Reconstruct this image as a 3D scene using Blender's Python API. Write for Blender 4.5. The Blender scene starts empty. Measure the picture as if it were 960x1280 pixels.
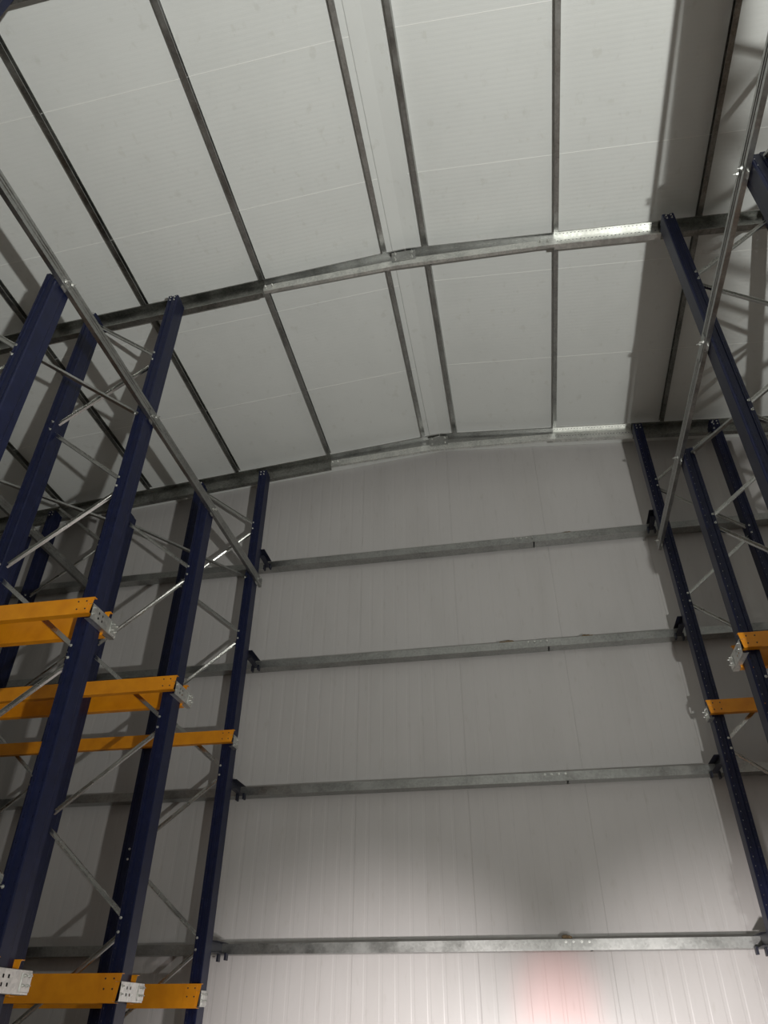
import bpy, bmesh, math, random
from mathutils import Vector, Matrix
random.seed(4)
S = bpy.context.scene
COL = S.collection
H = 1.6                                   # camera height above the floor; z below is written relative to the camera

# ------------------------------------------------------------------ camera
R = ((0.982827, -0.105275, -0.151551), (0.184491, 0.577149, 0.795526), (0.003718, -0.809825, 0.586660))
cd = bpy.data.cameras.new('camera'); cam = bpy.data.objects.new('camera', cd); COL.objects.link(cam)
cd.sensor_fit = 'VERTICAL'; cd.sensor_height = 36.0; cd.lens = 893.2 / 1280 * 36.0
cd.clip_start = 0.05; cd.clip_end = 200
cam.matrix_world = Matrix(((R[0][0], -R[0][1], -R[0][2], 0), (R[1][0], -R[1][1], -R[1][2], 0),
                           (R[2][0], -R[2][1], -R[2][2], H), (0, 0, 0, 1)))
S.camera = cam

# ------------------------------------------------------------------ world, lights, exposure
w = bpy.data.worlds.new('world'); S.world = w; w.use_nodes = True
w.node_tree.nodes['Background'].inputs[0].default_value = (0.6, 0.58, 0.55, 1)
w.node_tree.nodes['Background'].inputs[1].default_value = 0.02
S.view_settings.view_transform = 'Standard'; S.view_settings.look = 'None'
S.view_settings.exposure = 0.0; S.view_settings.gamma = 1.0; S.view_settings.use_curve_mapping = False

def area(name, loc, target, sx, sy, power, color):
    l = bpy.data.lights.new(name, 'AREA'); l.shape = 'RECTANGLE'; l.size = sx; l.size_y = sy
    l.energy = power; l.color = color
    o = bpy.data.objects.new(name, l); COL.objects.link(o); o.location = Vector(loc) + Vector((0, 0, H))
    d = Vector(target) - Vector(loc); o.rotation_euler = d.to_track_quat('-Z', 'Y').to_euler(); return o
# site floodlight standing on the floor beside the right rack row, behind the photographer, tilted up
area('flood_light', (2.485, -1.55, -1.45), (1.7, -1.9, 9.0), 0.15, 0.12, 1060, (0.985, 1.0, 0.955))
# headlamps of a parked lift truck shining at the foot of the end wall
def spot(name, loc, target, power, color, deg, blend, radius):
    l = bpy.data.lights.new(name, 'SPOT'); l.energy = power; l.color = color; l.spot_size = math.radians(deg)
    l.spot_blend = blend; l.shadow_soft_size = radius
    o = bpy.data.objects.new(name, l); COL.objects.link(o); o.location = Vector(loc) + Vector((0, 0, H))
    o.rotation_euler = (Vector(target) - Vector(loc)).to_track_quat('-Z', 'Y').to_euler(); return o
spot('head_lamp', (-0.2, 4.6, -0.9), (-1.9, 10.68, -1.3), 2000, (1.0, 0.95, 0.93), 62, 1.0, 0.12)
spot('head_lamp', (0.9, 4.6, -0.9), (2.4, 10.68, -1.15), 1750, (1.0, 0.95, 0.93), 62, 1.0, 0.12)
# weak warm fill light added behind the camera, no known lamp there
area('warm_fill', (-1.0, -7.5, 1.5), (-1.0, 6.0, 3.0), 3.0, 1.5, 22, (1.0, 0.90, 0.80))
spot('red_tail_lamp', (0.13, 8.6, -1.3), (0.13, 10.68, 0.16), 135, (1.0, 0.06, 0.05), 29, 1.0, 0.12)

# ------------------------------------------------------------------ materials
def mat(name, col, rough=0.5, metal=0.0, spec=None):
    m = bpy.data.materials.new(name); m.use_nodes = True
    b = m.node_tree.nodes['Principled BSDF']
    b.inputs['Base Color'].default_value = (*col, 1); b.inputs['Roughness'].default_value = rough
    b.inputs['Metallic'].default_value = metal
    if spec is not None: b.inputs['Specular IOR Level'].default_value = spec
    return m
def N(m, t, **kw):
    n = m.node_tree.nodes.new(t)
    for k, v in kw.items():
        if k.startswith('i_'): n.inputs[k[2:].replace('_', ' ')].default_value = v
        else: setattr(n, k, v)
    return n
def L(m, a, b): m.node_tree.links.new(a, b)
def coords(m, scale=(1, 1, 1)):
    g = N(m, 'ShaderNodeNewGeometry'); mp = N(m, 'ShaderNodeMapping'); mp.inputs['Scale'].default_value = scale
    L(m, g.outputs['Position'], mp.inputs['Vector']); return mp.outputs[0]
def ramp(m, fac, stops):
    r = N(m, 'ShaderNodeValToRGB'); e = r.color_ramp.elements
    e[0].position, e[0].color = stops[0][0], (*stops[0][1], 1); e[1].position, e[1].color = stops[-1][0], (*stops[-1][1], 1)
    for p, c in stops[1:-1]:
        x = e.new(p); x.color = (*c, 1)
    L(m, fac, r.inputs[0]); return r.outputs[0]
def bump(m, h, dist, strength=1.0):
    b = N(m, 'ShaderNodeBump'); b.inputs['Distance'].default_value = dist; b.inputs['Strength'].default_value = strength
    L(m, h, b.inputs['Height']); L(m, b.outputs[0], m.node_tree.nodes['Principled BSDF'].inputs['Normal'])
def P(m): return m.node_tree.nodes['Principled BSDF']

def galv(name, lo, hi, rough, relief=0.4):
    m = mat(name, hi, rough, 1.0)
    v = N(m, 'ShaderNodeTexVoronoi', i_Scale=38.0); L(m, coords(m), v.inputs['Vector'])
    n = N(m, 'ShaderNodeTexNoise', i_Scale=3.5, i_Detail=6.0); L(m, coords(m), n.inputs['Vector'])
    mx = N(m, 'ShaderNodeMath', operation='MULTIPLY_ADD'); mx.inputs[1].default_value = 0.35
    L(m, v.outputs['Color'], mx.inputs[0]); L(m, n.outputs['Fac'], mx.inputs[2])
    L(m, ramp(m, mx.outputs[0], [(0.35, lo), (0.85, hi)]), P(m).inputs['Base Color'])
    rr = N(m, 'ShaderNodeMapRange'); rr.inputs[1].default_value = 0.3; rr.inputs[2].default_value = 0.8
    rr.inputs[3].default_value = rough - 0.08; rr.inputs[4].default_value = rough + 0.12
    L(m, n.outputs['Fac'], rr.inputs[0]); L(m, rr.outputs[0], P(m).inputs['Roughness'])
    if relief: bump(m, n.outputs['Fac'], 0.004, relief)
    return m
GALV = galv('galvanised_steel', (0.27, 0.272, 0.262), (0.43, 0.432, 0.42), 0.40)
GALVD = galv('dark_galvanised_steel', (0.16, 0.162, 0.152), (0.34, 0.342, 0.32), 0.42)  # darker galvanised tone for the outer purlins and outer rafter lengths
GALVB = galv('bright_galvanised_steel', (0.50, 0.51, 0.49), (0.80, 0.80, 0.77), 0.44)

BRACE = galv('smooth_galvanised_steel', (0.50, 0.50, 0.485), (0.62, 0.62, 0.60), 0.27, 0)
BLUE = mat('navy_blue_powder_coat', (0.012, 0.018, 0.075), 0.42, 0.0, 0.35)
n = N(BLUE, 'ShaderNodeTexNoise', i_Scale=9.0, i_Detail=8.0); L(BLUE, coords(BLUE), n.inputs['Vector'])
L(BLUE, ramp(BLUE, n.outputs['Fac'], [(0.3, (0.005, 0.008, 0.033)), (0.62, (0.008, 0.012, 0.048)), (0.8, (0.018, 0.024, 0.066))]), P(BLUE).inputs['Base Color'])
BLACK = mat('dark_bracket_paint', (0.012, 0.014, 0.030), 0.45)
ORANGE = mat('orange_powder_coat', (0.72, 0.26, 0.006), 0.42)
n = N(ORANGE, 'ShaderNodeTexNoise', i_Scale=6.0, i_Detail=6.0); L(ORANGE, coords(ORANGE), n.inputs['Vector'])
L(ORANGE, ramp(ORANGE, n.outputs['Fac'], [(0.3, (0.72, 0.25, 0.005)), (0.7, (0.86, 0.33, 0.008))]), P(ORANGE).inputs['Base Color'])

def panel_mat(name, a, b, sc, rough):
    m = mat(name, b, rough)
    n = N(m, 'ShaderNodeTexNoise', i_Scale=1.0, i_Detail=7.0, i_Roughness=0.6); L(m, coords(m, sc), n.inputs['Vector'])
    n2 = N(m, 'ShaderNodeTexNoise', i_Scale=1.0, i_Detail=5.0); L(m, coords(m, (sc[0] * 6, sc[1] * 6, sc[2] * 6)), n2.inputs['Vector'])
    c1 = ramp(m, n.outputs['Fac'], [(0.28, a), (0.55, b), (1.0, b)])
    # scuff marks and dust smudges
    c2 = ramp(m, n2.outputs['Fac'], [(0.28, (0.93, 0.925, 0.91)), (0.38, (1, 1, 1)), (1.0, (1, 1, 1))])
    mx = N(m, 'ShaderNodeMix', data_type='RGBA', blend_type='MULTIPLY'); mx.inputs['Factor'].default_value = 1.0
    L(m, c1, mx.inputs[6]); L(m, c2, mx.inputs[7]); L(m, mx.outputs[2], P(m).inputs['Base Color'])
    bump(m, n.outputs['Fac'], 0.01, 0.15); return m
ROOF = panel_mat('roof_panel_paint', (0.69, 0.70, 0.68), (0.72, 0.73, 0.71), (1.4, 1.0, 1.0), 0.5)
WALL = panel_mat('wall_panel_paint', (0.50, 0.48, 0.468), (0.53, 0.51, 0.50), (2.2, 1.0, 0.5), 0.36)
SIDE = panel_mat('side_panel_paint', (0.44, 0.43, 0.41), (0.50, 0.49, 0.47), (1, 1, 1), 0.6)
SEAL = mat('white_sealant', (0.85, 0.85, 0.82), 0.5)
n = N(SEAL, 'ShaderNodeTexNoise', i_Scale=30.0); L(SEAL, coords(SEAL), n.inputs['Vector'])
bump(SEAL, n.outputs['Fac'], 0.003)
FOAM = mat('aged_mounting_foam', (0.34, 0.20, 0.09), 0.9)
n = N(FOAM, 'ShaderNodeTexNoise', i_Scale=40.0, i_Detail=6.0); L(FOAM, coords(FOAM), n.inputs['Vector'])
L(FOAM, ramp(FOAM, n.outputs['Fac'], [(0.35, (0.13, 0.085, 0.045)), (0.7, (0.30, 0.22, 0.13))]), P(FOAM).inputs['Base Color'])
CONC = mat('power_floated_concrete', (0.32, 0.31, 0.29), 0.55)
n = N(CONC, 'ShaderNodeTexNoise', i_Scale=1.3, i_Detail=9.0); L(CONC, coords(CONC), n.inputs['Vector'])
L(CONC, ramp(CONC, n.outputs['Fac'], [(0.3, (0.22, 0.19, 0.16)), (0.7, (0.35, 0.31, 0.265))]), P(CONC).inputs['Base Color'])

# ------------------------------------------------------------------ mesh helpers
def mesh(bm, name):
    me = bpy.data.meshes.new(name); bmesh.ops.recalc_face_normals(bm, faces=bm.faces); bm.to_mesh(me); bm.free(); return me
def obj(name, me, m=None, parent=None, loc=None):
    if isinstance(me, bmesh.types.BMesh): me = mesh(me, name)
    if m and not me.materials: me.materials.append(m)
    o = bpy.data.objects.new(name, me); COL.objects.link(o)
    if parent: o.parent = parent
    if loc: o.location = loc
    return o
def thing(name, loc, label, cat, group=None):
    o = bpy.data.objects.new(name, None); COL.objects.link(o); o.empty_display_size = 0.2
    o.location = (loc[0], loc[1], loc[2] + H)
    return tag(o, label, cat, group)
def tag(o, label, cat, group=None):
    o['label'] = label; o['category'] = cat
    if group: o['group'] = group
    return o
def V(*a): return Vector(a)

def extrude(bm, prof, p0, p1, ax, ay, cap=True):
    """closed 2-D profile swept from p0 to p1"""
    p0, p1 = Vector(p0), Vector(p1); ax, ay = Vector(ax), Vector(ay)
    a = [bm.verts.new(p0 + ax * u + ay * v) for u, v in prof]
    b = [bm.verts.new(p1 + ax * u + ay * v) for u, v in prof]
    k = len(prof)
    for i in range(k): bm.faces.new((a[i], a[(i + 1) % k], b[(i + 1) % k], b[i]))
    if cap: bm.faces.new(a[::-1]); bm.faces.new(b)
    return a, b
def cprof(wd, h, t, lip=0.0):
    """C section, web at u=0, opening towards +u, centred on v"""
    p = [(0, -h / 2), (wd, -h / 2)]
    if lip: p += [(wd, -h / 2 + lip), (wd - t, -h / 2 + lip), (wd - t, -h / 2 + t)]
    else: p += [(wd, -h / 2 + t)]
    p += [(t, -h / 2 + t), (t, h / 2 - t)]
    if lip: p += [(wd - t, h / 2 - t), (wd - t, h / 2 - lip), (wd, h / 2 - lip)]
    else: p += [(wd, h / 2 - t)]
    p += [(wd, h / 2), (0, h / 2)]
    return p
def axes(p0, p1, hint):
    d = (Vector(p1) - Vector(p0)).normalized(); ax = Vector(hint); ax = (ax - d * ax.dot(d)).normalized()
    return ax, d.cross(ax)
def channel(p0, p1, wd, h, t, open_dir, lip=0.0, bm=None):
    bm = bm or bmesh.new(); ax, ay = axes(p0, p1, open_dir)
    extrude(bm, cprof(wd, h, t, lip), p0, p1, ax, ay); return bm
def box(bm, c, s):
    r = bmesh.ops.create_cube(bm, size=1.0, matrix=Matrix.Translation(Vector(c)) @ Matrix.Diagonal((*s, 1))); return r['verts']
def bevel(bm, w_):
    bmesh.ops.bevel(bm, geom=bm.edges[:] , offset=w_, segments=1, affect='EDGES'); return bm

# hex bolt with washer, axis +Z
def bolt_mesh():
    bm = bmesh.new()
    bmesh.ops.create_cone(bm, cap_ends=True, segments=12, radius1=0.016, radius2=0.016, depth=0.003, matrix=Matrix.Translation((0, 0, 0.0015)))
    bmesh.ops.create_cone(bm, cap_ends=True, segments=6, radius1=0.011, radius2=0.0105, depth=0.009, matrix=Matrix.Translation((0, 0, 0.0075)))
    bmesh.ops.create_cone(bm, cap_ends=True, segments=8, radius1=0.006, radius2=0.005, depth=0.022, matrix=Matrix.Translation((0, 0, 0.018)))
    me = mesh(bm, 'bolt'); me.materials.append(GALVB); return me
BOLT = bolt_mesh()
def bolt(parent, loc, direction, scale=1.0):
    o = obj('bolt', BOLT, None, parent, loc)
    o.rotation_euler = Vector(direction).to_track_quat('Z', 'Y').to_euler(); o.scale = (scale,) * 3; return o

# ------------------------------------------------------------------ main dimensions (z relative to camera)
FL = -H
XR = -0.86; ZR = 9.08; SL = 0.092
def zraf(x): return ZR - SL * abs(x - XR)           # top of the rafters = underside of the purlins
PH = 0.12                                            # purlin height
X0, X1, Y0, Y1 = -10.63, 9.9, -9.0, 10.68
AL, IL = -4.175, -5.42                               # left aisle posts, left inner posts (centres)
AR, IR = 2.60, 3.83
TALL, SHORT = None, 6.25

# ------------------------------------------------------------------ setting
def structure(o): o['kind'] = 'structure'; return o
bm = bmesh.new(); box(bm, ((X0 + X1) / 2, (Y0 + Y1) / 2, -0.1), (X1 - X0, Y1 - Y0 + 0.4, 0.2))
floor = structure(obj('floor', bm, CONC))
def zsheet(x): return zraf(x) + PH
# ceiling: two slopes of metre-wide insulated panels laid from ridge to eave
ceiling = bpy.data.objects.new('ceiling', None); COL.objects.link(ceiling); ceiling.location = (XR, 0, ZR + PH + H); structure(ceiling)
SEAMS = [Y1, 10.145]
while SEAMS[-1] > Y0 + 0.3: SEAMS.append(max(SEAMS[-1] - 1.715, Y0))
def roof_panel_mesh(PW, side, run):
    bm = bmesh.new(); t = 0.08; g = 0.0008; nr = max(3, int(PW / 0.06)); prof = []; rib = (PW - 2 * g) / nr
    for i in range(nr):
        y = -PW / 2 + g + i * rib
        prof += [(y, 0), (y + rib * 0.46, 0), (y + rib * 0.5, 0.0005), (y + rib * 0.9, 0.0005)]
    prof += [(PW / 2 - g, 0), (PW / 2 - g, t), (-PW / 2 + g, t)]
    extrude(bm, prof, V(0, 0, 0), V(side * run, 0, -SL * run), V(0, 1, 0), V(0, 0, 1))
    me = mesh(bm, 'roof_panel'); me.materials.append(ROOF); return me
for side in (-1, 1):
    run = abs((X0 if side < 0 else X1) - XR); cache = {}
    for ya, yb in zip(SEAMS, SEAMS[1:]):
        k = round(ya - yb, 3)
        if k < 0.05: continue
        if k not in cache: cache[k] = roof_panel_mesh(k, side, run)
        obj('roof_panel', cache[k], None, ceiling, (0, (ya + yb) / 2, 0))
        if yb > Y0 + 0.1:
            bs = bmesh.new(); q = 0.004
            extrude(bs, [(-q, -0.001), (0, -0.003), (q, -0.001), (q, 0.003), (-q, 0.003)], V(0, 0, 0), V(side * run, 0, -SL * run), V(0, 1, 0), V(0, 0, 1))
            obj('sealant_bead', bs, SEAL, ceiling, (0, yb, 0))
# weather skin over the roof so nothing leaks through the joints
bm = bmesh.new()
for side in (-1, 1):
    run = abs((X0 if side < 0 else X1) - XR)
    v = [bm.verts.new(p) for p in (V(0, Y0, 0.085), V(0, Y1 + .2, 0.085), V(side * run, Y1 + .2, 0.085 - SL * run), V(side * run, Y0, 0.085 - SL * run))]
    bm.faces.new(v)
o = obj('roof_skin', bm, SIDE, ceiling)
md = o.modifiers.new('s', 'SOLIDIFY'); md.thickness = 0.02
# folded ridge flashing
bm = bmesh.new()
extrude(bm, [(-0.20, -SL * 0.20 - 0.004), (-0.19, -SL * .19 - 0.012), (0, -0.016), (0.19, -SL * .19 - 0.012), (0.20, -SL * 0.20 - 0.004), (0, 0.0)],
        V(0, Y0, 0), V(0, Y1 - .06, 0), V(1, 0, 0), V(0, 0, 1))
o = obj('ridge_flashing', bm, ROOF, ceiling)

# end wall of vertical ribbed sandwich panels
def wall(name, p, x_dir, length, ztop, m, pw, y_in):
    """p: foot corner; panels stand side by side along x_dir; y_in: unit vector into the hall"""
    root = bpy.data.objects.new(name, None); COL.objects.link(root); root.location = (p[0], p[1], 0); structure(root)
    x_dir = Vector(x_dir); y_in = Vector(y_in)
    s = 0.0
    while s < length - 0.01:
        e = min(s + pw, length); bm = bmesh.new(); g = 0.0008
        prof = []; nr = 8; rib = (e - s - 2 * g) / nr
        for i in range(nr):
            u = s + g + i * rib
            prof += [(u, 0.0), (u + rib * 0.72, 0.0), (u + rib * 0.78, -0.0014), (u + rib * 0.94, -0.0014)]
        prof += [(e - g, 0.0), (e - g, -0.1), (s + g, -0.1)]
        # cut panel top to the roof slope
        bot = [bm.verts.new(x_dir * u + y_in * v) for u, v in prof]
        top = [bm.verts.new(x_dir * u + y_in * v + V(0, 0, ztop(p[0] + x_dir.x * u) + H)) for u, v in prof]
        k = len(prof)
        for i in range(k): bm.faces.new((bot[i], bot[(i + 1) % k], top[(i + 1) % k], top[i]))
        bm.faces.new(bot[::-1]); bm.faces.new(top)
        obj('wall_panel', bm, m, root); s = e
    bm = bmesh.new()
    q = [V(0, 0, 0), x_dir * length]
    mid = x_dir * (XR - p[0]) if abs(x_dir.x) > .5 else None
    def zt(v): return ztop(p[0] + v.x) + H
    pts = [q[0], q[1]]
    chain = [q[1] + V(0, 0, zt(q[1]))] + ([mid + V(0, 0, zt(mid))] if mid else []) + [q[0] + V(0, 0, zt(q[0]))]
    bm.faces.new([bm.verts.new(v - y_in * 0.115) for v in pts + chain])
    o = obj('outer_skin', bm, m, root); md = o.modifiers.new('s', 'SOLIDIFY'); md.thickness = 0.02
    return root
wall('wall_back', (X0, Y1, 0), (1, 0, 0), X1 - X0, lambda x: zsheet(x) - 0.002, WALL, 1.64, (0, -1, 0))
wall('wall_left', (X0, Y0, 0), (0, 1, 0), Y1 - Y0, lambda x: zsheet(X0), SIDE, 1.64, (1, 0, 0))
wall('wall_right', (X1, Y0, 0), (0, 1, 0), Y1 - Y0, lambda x: zsheet(X1), SIDE, 1.64, (-1, 0, 0))
wall('wall_front', (X0, Y0, 0), (1, 0, 0), X1 - X0, lambda x: zsheet(x) - .002, SIDE, 1.64, (0, 1, 0))

# ------------------------------------------------------------------ purlins
PUR = [(-8.42, 'leftmost of the roof purlins, dark and above the back row of racks'),
       (-6.61, 'dark roof purlin crossing above the left racks, second from the left edge'),
       (-4.80, 'dark roof purlin passing just right of the top of the nearest left rack post'),
       (-2.99, 'grey roof purlin crossing the left roof slope midway between racks and ridge'),
       (-1.16, 'grey roof purlin directly left of the roof ridge'),
       (-0.567, 'grey roof purlin directly right of the roof ridge'),
       (1.243, 'grey roof purlin crossing the right slope where the bright rafter length begins'),
       (3.08, 'dark roof purlin above the right racks inside the wide shadow'),
       (4.92, 'roof purlin above the far side of the right racks')]
for x, lab in PUR:
    t = thing('roof_purlin', (x, Y1, zraf(x)), lab, 'purlin', 'purlins under the roof panels')
    z0 = zraf(x) - (zraf(x))
    side = 1 if x < XR else -1
    ang = side * SL
    bm = bmesh.new()
    ax = V(1, 0, ang).normalized() * side; ay = V(-ang, 0, 1).normalized()
    prof = [(u, v + PH / 2) for u, v in cprof(0.062, PH, 0.003, 0.018)]
    prof = [(u - 0.031, v) for u, v in prof]
    extrude(bm, prof, V(0, Y0 - Y1 + .1, 0.001), V(0, 10.11 - Y1, 0.001), ax, ay)
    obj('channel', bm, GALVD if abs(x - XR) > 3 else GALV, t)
    for yy in (2.06, 6.06, 10.06):
        bm = bmesh.new(); box(bm, V(side * -0.036, yy - Y1, 0.05), (0.006, 0.07, 0.10)); obj('cleat', bm, GALV, t)

# ------------------------------------------------------------------ rafters (three gables)
def rafter(y, label):
    t = thing('roof_rafter', (XR, y, zraf(XR)), label, 'rafter', 'rafters under the purlins')
    def seg(name, xa, xb, depth, wd, m, drop=0.0, yo=0.0, lip=0.02):
        a = V(xa - XR, yo, zraf(xa) - ZR - drop - depth / 2 - 0.001); b = V(xb - XR, yo, zraf(xb) - ZR - drop - depth / 2 - 0.001)
        return obj(name, channel(a, b, wd, depth, 0.004, (0, -1, 0), lip), m, t)
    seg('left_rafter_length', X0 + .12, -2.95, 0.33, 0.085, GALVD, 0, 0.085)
    seg('left_ridge_length', -2.952, XR, 0.25, 0.075, GALV, 0, 0.082)
    seg('right_ridge_length', XR, 1.20, 0.25, 0.075, GALV, 0, 0.082)
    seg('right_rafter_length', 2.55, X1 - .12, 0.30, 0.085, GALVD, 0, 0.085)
    # new bright length, with rows of perforations
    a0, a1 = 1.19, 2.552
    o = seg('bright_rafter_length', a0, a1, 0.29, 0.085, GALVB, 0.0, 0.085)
    o['label'] = 'bright newly galvanised length of the rafter'
    # light tie channel across the ridge, hung on the lower half of the rafter face
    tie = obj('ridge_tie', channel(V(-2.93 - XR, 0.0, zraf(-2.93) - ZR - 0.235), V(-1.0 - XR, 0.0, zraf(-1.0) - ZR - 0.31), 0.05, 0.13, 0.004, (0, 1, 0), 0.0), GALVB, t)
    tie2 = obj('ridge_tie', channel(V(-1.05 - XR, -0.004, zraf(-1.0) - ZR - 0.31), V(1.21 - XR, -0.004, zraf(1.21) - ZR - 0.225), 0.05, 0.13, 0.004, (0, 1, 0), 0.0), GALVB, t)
    bm = bmesh.new(); box(bm, V(-0.02, -0.012, -0.20), (0.34, 0.006, 0.2))
    obj('ridge_plate', bm, GALV, t)
    for xx, zz in ((-.14, -.14), (.1, -.14), (-.14, -.26), (.1, -.26)): bolt(t, (xx, -0.015, zz), (0, -1, 0), 1.2)
    for xx in (-2.9, -2.8, 1.1, 1.0):
        bolt(t, (xx - XR, -0.005, zraf(xx) - ZR - 0.21), (0, -1, 0), 1.1)
    bm = bmesh.new()
    for i in range(26):
        xx = a0 + 0.04 + i * 0.05
        for dz in (0.06, 0.22):
            vs = box(bm, V(xx - XR, 0.0835 - 0.085, zraf(xx) - ZR - dz), (0.018, 0.002, 0.009))
    o = obj('punched_slots', bm, BLACK, t); o['kind'] = 'stuff'
    return t
rafter(-1.98, 'gable rafter behind the camera, beyond the top of the photo')
rafter(2.02, 'nearest gable rafter, its dark end just showing in the top left corner')
rafter(6.02, 'gable rafter across the middle of the ceiling between the two rack rows')
rafter(10.02, 'farthest gable rafter, running along the top of the end wall')

# ------------------------------------------------------------------ upright posts
def post_mesh(top, name='upright_post'):
    """perforated omega upright, web on the -Y side, foot on the floor; origin at the foot"""
    hgt = top + H
    wv, dv = 0.15, 0.235
    # open line of the section, (x, y)
    pts = [(0.045, dv), (0.066, dv), (0.066, 0.165), (0.075, 0.15), (0.075, 0.012), (0.067, 0.0), (0.050, 0.0), (0.042, 0.0), (0.026, 0.0), (0.020, 0.012)]
    pts = pts + [(-x, y) for x, y in pts[::-1]]
    holes = {6, len(pts) - 1 - 7}
    zs = [0.0]; z = 0.05; kind = []
    while z + 0.02 < hgt:
        kind.append(0); zs.append(z); kind.append(1); zs.append(z + 0.014); z += 0.10
    kind.append(0); zs.append(hgt)
    bm = bmesh.new()
    holecols = {6, len(pts) - 2 - 6}
    # split in strips; strips without holes are single tall quads
    for i in range(len(pts) - 1):
        (xa, ya), (xb, yb) = pts[i], pts[i + 1]
        if i in holecols:
            for j in range(len(zs) - 1):
                if kind[j]: continue
                bm.faces.new([bm.verts.new(p) for p in ((xa, ya, zs[j]), (xb, yb, zs[j]), (xb, yb, zs[j + 1]), (xa, ya, zs[j + 1]))])
        else:
            bm.faces.new([bm.verts.new(p) for p in ((xa, ya, 0), (xb, yb, 0), (xb, yb, hgt), (xa, ya, hgt))])
    bmesh.ops.remove_doubles(bm, verts=bm.verts, dist=1e-5)
    # give the sheet thickness
    bmesh.ops.recalc_face_normals(bm, faces=bm.faces)
    bmesh.ops.solidify(bm, geom=bm.faces[:], thickness=0.0035)
    me = mesh(bm, name); me.materials.append(BLUE); return me
PTALL = {}
def post(top):
    k = round(top, 3)
    if k not in PTALL: PTALL[k] = post_mesh(top)
    return PTALL[k]
bm = bmesh.new(); box(bm, (0, 0.1165, 0.005), (0.22, 0.237, 0.01)); bevel(bm, 0.002)
FOOT = mesh(bm, 'foot_plate'); FOOT.materials.append(BLUE)
OUT = [7.22, 5.10, 2.98, 0.86, -1.26]                # brace nodes on the aisle posts
INN = [8.28, 6.16, 4.04, 1.92, -0.20]                # brace nodes on the inner posts

def frame(xa, xi, y, tall, label, group):
    """one ladder frame: aisle post at xa, inner post at xi"""
    t = thing('pallet_rack', (xa, y, FL), label, 'rack', group)
    s = 1 if xi > xa else -1
    yf = y - 0.225
    for x in (xa, xi):
        top = (zraf(x) - (0.24 if x > 0 else 0.30)) if tall else SHORT
        p = obj('upright_post', post(top), None, t, (x - xa, yf - y, 0))
        obj('foot_plate', FOOT, None, p)
    ym = -0.225 + 0.09
    gap = 0.085
    def node(side, z): return V((s * 0.066 if side == 0 else (xi - xa) - s * 0.066), ym, z + H)
    seq = [(1, INN[0]), (0, OUT[0]), (1, INN[1]), (0, OUT[1]), (1, INN[2]), (0, OUT[2]), (1, INN[3]), (0, OUT[3]), (1, INN[4]), (0, OUT[4])]
    for (sa, za), (sb, zb) in zip(seq, seq[1:]):
        if not tall and za > SHORT - 0.05: continue
        a, b = node(sa, za - gap), node(sb, zb + gap)
        br = obj('diagonal_brace', channel(a, b, 0.032, 0.045, 0.003, (0, -1, 0)), BRACE, t)
    # bolts where braces meet the posts
    for sd, zz in seq:
        if not tall and zz > SHORT - .02: continue
        x = 0 if sd == 0 else xi - xa
        for dz in (-gap * .75, gap * .75):
            bolt(t, (x + (s if sd == 0 else -s) * 0.046, -0.228, zz + dz + H), (0, -1, 0), 0.95)
    if tall:
        for k in range(4):
            for x in (0, xi - xa):
                bolt(t, (x + (0.03 if k % 2 else -0.03), -0.228, zraf(x + xa) - (0.28 if x + xa > 0 else 0.34) - 0.06 * (k // 2) + H), (0, -1, 0), 0.75)
    return t
GL = 'blue rack frames left of the aisle'; GR = 'blue rack frames right of the aisle'; GB = 'blue rack frames of the back left row'
frame(AL, IL, 10.0, True, 'farthest left tall navy rack frame, standing close to the end wall', GL)
frame(AL, IL, 8.0, False, 'short navy rack frame at left, second from the end wall, ending under the grey rail', GL)
frame(AL, IL, 6.0, True, 'tall navy rack frame at left whose post reaches the middle rafter', GL)
frame(AL, IL, 4.0, False, 'nearest large navy rack frame at the left edge, top bolted to the grey rail', GL)
frame(AL, IL, 2.0, True, 'navy rack frame whose top just shows in the top left corner', GL)
frame(-7.13, -8.38, 10.0, True, 'navy rack frame of the back left row against the end wall', GB)
frame(-7.13, -8.38, 8.0, False, 'short navy rack frame of the back left row, topped by the second grey rail', GB)
frame(-7.13, -8.38, 6.0, True, 'tall navy rack frame of the back left row under the middle rafter', GB)
frame(-7.13, -8.38, 4.0, False, 'short navy rack frame of the back left row nearest the camera', GB)
frame(AR, IR, 10.0, True, 'farthest right tall navy rack frame, standing close to the end wall', GR)
frame(AR, IR, 8.0, False, 'short navy rack frame at right, second from the end wall, crossed by the grey rail', GR)
frame(AR, IR, 6.0, True, 'tall navy rack frame at right whose post meets the end of the bright rafter length', GR)
frame(AR, IR, 4.0, False, 'short navy rack frame at the right edge, its dark top beside the rail', GR)
frame(AR, IR, 2.0, True, 'right rack frame beside the camera, above the top right of the photo', GR)
frame(AR, IR, 0.0, False, 'right rack frame level with the camera, out of the photo', GR)

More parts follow.
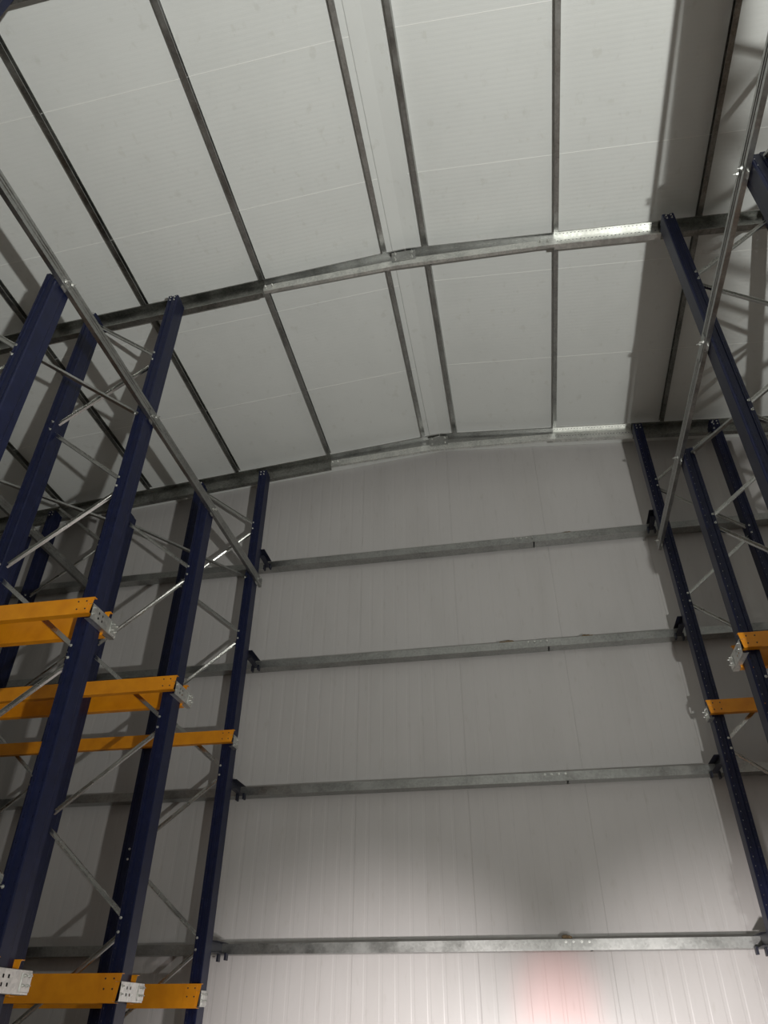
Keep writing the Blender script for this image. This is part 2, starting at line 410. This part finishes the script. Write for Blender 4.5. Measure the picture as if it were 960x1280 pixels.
# ------------------------------------------------------------------ long rails tying the short frames
def rail(x, side, y0, label, m):
    t = thing('rack_rail', (x, 10.08, 6.19), label, 'rail', 'grey rails along the tops of the short frames')
    a, b = y0 - 10.08, 0.0
    # lipped channel with stiffening grooves on its face (face towards `side`)
    f = 0.0; d = 0.05; h = 0.075
    prof = [(0, -h), (d, -h), (d, -0.032), (d - 0.007, -0.024), (d - 0.007, -0.010), (d, -0.003), (d, 0.010), (d - 0.007, 0.018), (d - 0.007, 0.030), (d, 0.038), (d, h), (0, h),
            (0, h - 0.003), (d - 0.011, h - 0.003), (d - 0.011, -h + 0.003), (0, -h + 0.003)]
    joints = [v for v in (4.0 - 10.08, 6.0 - 10.08) if v > a]
    cuts = [a] + [5.95 - 10.08] + [b]
    for c0, c1 in zip(cuts, cuts[1:]):
        bm = bmesh.new(); extrude(bm, prof, V(0, c0, 0), V(0, c1 - 0.006, 0), V(side, 0, 0), V(0, 0, 1))
        obj('rail_length', bm, m, t)
    bm = bmesh.new(); box(bm, (side * (d + 0.004), 5.95 - 10.08, 0), (0.006, 0.36, 0.09)); obj('splice_plate', bm, m, t)
    for yy in (2.0, 3.88, 5.88, 7.88, 9.9):
        if yy < y0: continue
        for dy, dz in ((-.04, -.03), (.05, .035)): bolt(t, (side * (d + 0.006), yy - 10.08 + dy, dz), (side, 0, 0), 1.5)
        # clip plate hooking rail to post
        bm = bmesh.new(); box(bm, (side * 0.02, yy - 10.08 + 0.0, -0.088), (0.012, 0.07, 0.026)); obj('clip', bm, GALVB, t)
    return t
rail(AL + 0.077, 1, -2.0, 'long grey galvanised rail along the aisle side of the left racks', GALV)
rail(AR - 0.077, -1, -2.0, 'long grey galvanised rail along the aisle side of the right racks', GALV)
rail(-7.13 + 0.077, 1, 2.0, 'second grey rail further left, on the back row of racks', GALV)

def tiebar(p0, p1, label):
    p0 = Vector(p0); p1 = Vector(p1)
    t = thing('bracing_bar', p0, label, 'brace', 'flat bracing bars between the frames')
    obj('channel', channel(V(0, 0, 0), p1 - p0, 0.03, 0.045, 0.003, (0, 0, 1)), GALV, t)
    d = (p1 - p0).normalized()
    bolt(t, d * 0.03, (0, 0, -1)); bolt(t, (p1 - p0) - d * 0.03, (0, 0, -1))
tiebar((-4.21, 9.768, 6.14), (-5.375, 8.018, 6.14), 'thin grey bracing bar near the end wall between the two farthest left frames')
tiebar((-4.21, 5.768, 6.14), (-5.375, 4.018, 6.14), 'thin grey bracing bar meeting the grey rail between the two nearest left frames')
tiebar((-7.04, 6.02, 6.02), (-5.502, 7.74, 6.02), 'thin grey bracing bar crossing the gap between front and back left rack rows')
tiebar((2.64, 7.768, 6.14), (3.79, 6.018, 6.14), 'thin grey bracing bar behind the right grey rail, middle frames')
tiebar((2.64, 3.768, 6.14), (3.79, 2.018, 6.14), 'grey bracing bar at the top right corner between the nearest right frames')

# ------------------------------------------------------------------ orange beams
def beam(xe, xf, y, ztop, hB, label, group):
    """xe: aisle end, xf: far end; y: face plane nearest the camera; z top; C section opening away"""
    t = thing('rack_beam', (xe, y, ztop), label, 'beam', group)
    dB = 0.075
    s = 1 if xf > xe else -1
    # sloped end cut: top projects past the bottom
    bm = bmesh.new()
    prof = [(0, 0), (0.05, 0), (0.05, -0.004), (0.004, -0.010), (0.004, -hB + 0.004), (dB, -hB + 0.004), (dB, -hB), (0, -hB)]
    a, b = extrude(bm, prof, V(0, 0, 0), V(xf - xe, 0, 0), V(0, 1, 0), V(0, 0, 1))
    for v, (u, z) in zip(a, prof): v.co.x += s * (-0.015 - z * 0.12)
    obj('beam_body', bm, ORANGE, t)
    # end plate wrapped on the post with rivets
    bm = bmesh.new(); box(bm, (s * 0.115, -0.003, -hB / 2 - .005), (0.16, 0.005, hB - 0.02)); bevel(bm, 0.001)
    ep = obj('end_plate', bm, ORANGE, t)
    for dx, dz in ((0.06, -0.045), (0.06, -0.13), (0.15, -0.045), (0.15, -0.13)):
        q = bmesh.new(); bmesh.ops.create_cone(q, cap_ends=True, segments=10, radius1=0.009, radius2=0.006, depth=0.006, matrix=Matrix.Translation((s * dx, -0.008, dz)) @ Matrix.Rotation(math.pi / 2, 4, 'X'))
        obj('rivet', q, BLACK, ep)
    return t
def tie_plate(x, y0, y1, ztop, sx, label):
    """galvanised U channel linking the ends of the front and rear beams, punched with slots"""
    t = thing('tie_plate', (x, y0, ztop), label, 'plate', 'galvanised plates joining the beam ends')
    Lh = y1 - y0; hh = 0.16
    bm = bmesh.new()
    ys = [0]; c = 0.05; ho = []
    while c + 0.05 < Lh: ho.append(0); ys.append(c); ho.append(1 if 0.1 < c < 0.25 else 0); ys.append(c + 0.022); c += 0.07
    ho.append(0); ys.append(Lh)
    zs = [0, -0.035, -0.06, -0.09, -0.115, -hh]
    for j in range(len(ys) - 1):
        for k in range(5):
            if ho[j] and k in (1, 3): continue
            bm.faces.new([bm.verts.new(p) for p in ((0, ys[j], zs[k]), (0, ys[j + 1], zs[k]), (0, ys[j + 1], zs[k + 1]), (0, ys[j], zs[k + 1]))])
    for z in (0, -hh):
        bm.faces.new([bm.verts.new(p) for p in ((0, 0, z), (0, Lh, z), (-sx * 0.06, Lh, z), (-sx * 0.06, 0, z))])
    bmesh.ops.remove_doubles(bm, verts=bm.verts, dist=1e-5); bmesh.ops.recalc_face_normals(bm, faces=bm.faces)
    bmesh.ops.solidify(bm, geom=bm.faces[:], thickness=0.003)
    obj('plate_body', bm, GALVB, t)
    bm = bmesh.new(); box(bm, (sx * 0.006, Lh - 0.07, -hh / 2), (0.008, 0.13, hh * 0.8)); bevel(bm, 0.002)
    o = obj('end_cleat', bm, GALVB, t)
    for dy in (0.03, Lh - 0.10, Lh - 0.04):
        for z in (-0.035, -0.1): bolt(t, (sx * 0.010 if dy > .1 else sx * .002, dy, z), (sx, 0, 0), 0.9)
LV = {'upper': (3.53, 0.178, 0.27), 'lower': (0.44, 0.245, 0.245)}
def beam_set(xa, s, xf, places, group):
    for lv, (z, hf, hr) in LV.items():
        for y, where in places:
            beam(xa, xf, y - 0.305, z, hf, f'{lv} orange beam, camera side of the {where}', group)
            if y < 9: beam(xa, xf, y + 0.015, z, hr, f'{lv} orange beam, far side of the {where}', group)
            tie_plate(xa + s * 0.025, y - 0.31, y + (0.19 if y < 9 else -0.13), z - (0.08 if lv == 'upper' else 0.07), s, f'{lv} silver plate on the beam end, {where}')
beam_set(AL + 0.11, 1, -8.6, ((6.0, 'tall left rack under the middle rafter'), (8.0, 'second left rack from the end wall'), (10.0, 'last left rack at the end wall')), 'orange beams of the left racks')
beam_set(AR - 0.11, -1, 6.4, ((6.0, 'tall right rack under the middle rafter'), (8.0, 'second right rack from the end wall'), (10.0, 'last right rack at the end wall')), 'orange beams of the right racks')

# ------------------------------------------------------------------ wall girts
GZ = [6.79, 4.86, 2.85, 0.85]
GY = 10.43
names = ['highest grey girt across the end wall', 'second grey girt down the end wall', 'third grey girt down the end wall', 'lowest grey girt across the end wall above the brightly lit panels']
for z, lab in zip(GZ, names):
    t = thing('wall_girt', (XR, GY, z), lab, 'girt', 'horizontal girts on the end wall')
    lo = z < 1
    for xa, xb, nm in ((X0 + .15, 0.62, 'girt_length'), (0.60, X1 - .15, 'girt_length')):
        off = 0.0 if nm and xa < 0 else -0.004
        obj(nm, channel(V(xa - XR, off, 0), V(xb - XR, off, 0), 0.19 + off, 0.12, 0.004, (0, 1, 0), 0.0), GALV, t)
    if lo:
        bm = bmesh.new(); box(bm, (0.45 - XR, -0.006, 0), (0.36, 0.004, 0.10)); obj('splice_plate', bm, GALV, t)
    for dx in (-.14, -.05, .05, .14): bolt(t, (0.45 - XR + dx, -0.009, 0.03 if dx * 20 % 2 else -0.03), (0, -1, 0), 1.0)
    bm = bmesh.new()
    x = X0 + 0.4
    while x < X1 - .3:
        for k in (-1, 1):
            bmesh.ops.create_cone(bm, cap_ends=True, segments=6, radius1=0.006, radius2=0.006, depth=0.006, matrix=Matrix.Translation((x + k * .05 - XR, -0.003, k * .04)) @ Matrix.Rotation(math.pi / 2, 4, 'X'))
        x += 1.13
    o = obj('screw_heads', bm, GALV, t); o['kind'] = 'stuff'  # a few pixels each at most

# dark stub brackets from the last posts to the girts
def bracket(x, z, side, label):
    t = thing('girt_bracket', (x, 10.012, z), label, 'bracket', 'dark brackets between last posts and girts')
    a = V(0, 0.0, 0); b = V(0, 0.405, 0)
    obj('arm', channel(a, b, 0.085, 0.13, 0.004, (side, 0, 0)), BLACK, t)
    bm = bmesh.new(); box(bm, (side * 0.092, 0.355, -0.09), (0.026, 0.08, 0.08)); obj('clamp', bm, BLACK, t)
    bm = bmesh.new(); box(bm, (-side * 0.012, 0.355, -0.10), (0.024, 0.08, 0.09)); obj('clamp', bm, BLACK, t)
hn = ['highest girt', 'second girt down', 'third girt down', 'lowest girt']
for z, nm in zip(GZ, hn):
    bracket(AL + 0.04, z + 0.0, 1, f'dark bracket from the farthest left post to the {nm}')
    bracket(AR - 0.04, z + 0.0, -1, f'dark bracket from the farthest right post to the {nm}')
    bracket(-7.13 + 0.03, z, 1, f'dark bracket behind the left racks on the back row, at the {nm}')

# ------------------------------------------------------------------ brown foam crumbs on top of the girts
def foam(x, z, wd, label):
    bm = bmesh.new()
    for i in range(max(2, int(wd / 0.05))):
        r = random.uniform(0.028, 0.042)
        bmesh.ops.create_icosphere(bm, subdivisions=2, radius=r, matrix=Matrix.Translation((-wd / 2 + i * 0.05, random.uniform(-.01, .01), r * .6)) @ Matrix.Diagonal((1.3, 1, .8, 1)))
    for v in bm.verts: v.co += Vector([random.uniform(-.004, .004) for _ in range(3)])
    o = obj('mounting_foam', bm, FOAM); o.location = (x, GY + 0.06, z + 0.062 + H); tag(o, label, 'foam', 'foam lumps on the girts')
foam(1.22, GZ[0], 0.10, 'small brown foam lump on the highest girt near the right')
foam(0.02, GZ[1], 0.24, 'wide brown foam lump on the second girt, left one of two')
foam(1.25, GZ[1], 0.16, 'brown foam lump on the second girt, right one of two')
foam(0.37, GZ[3], 0.12, 'brown foam lump on the lowest girt above the red glow')
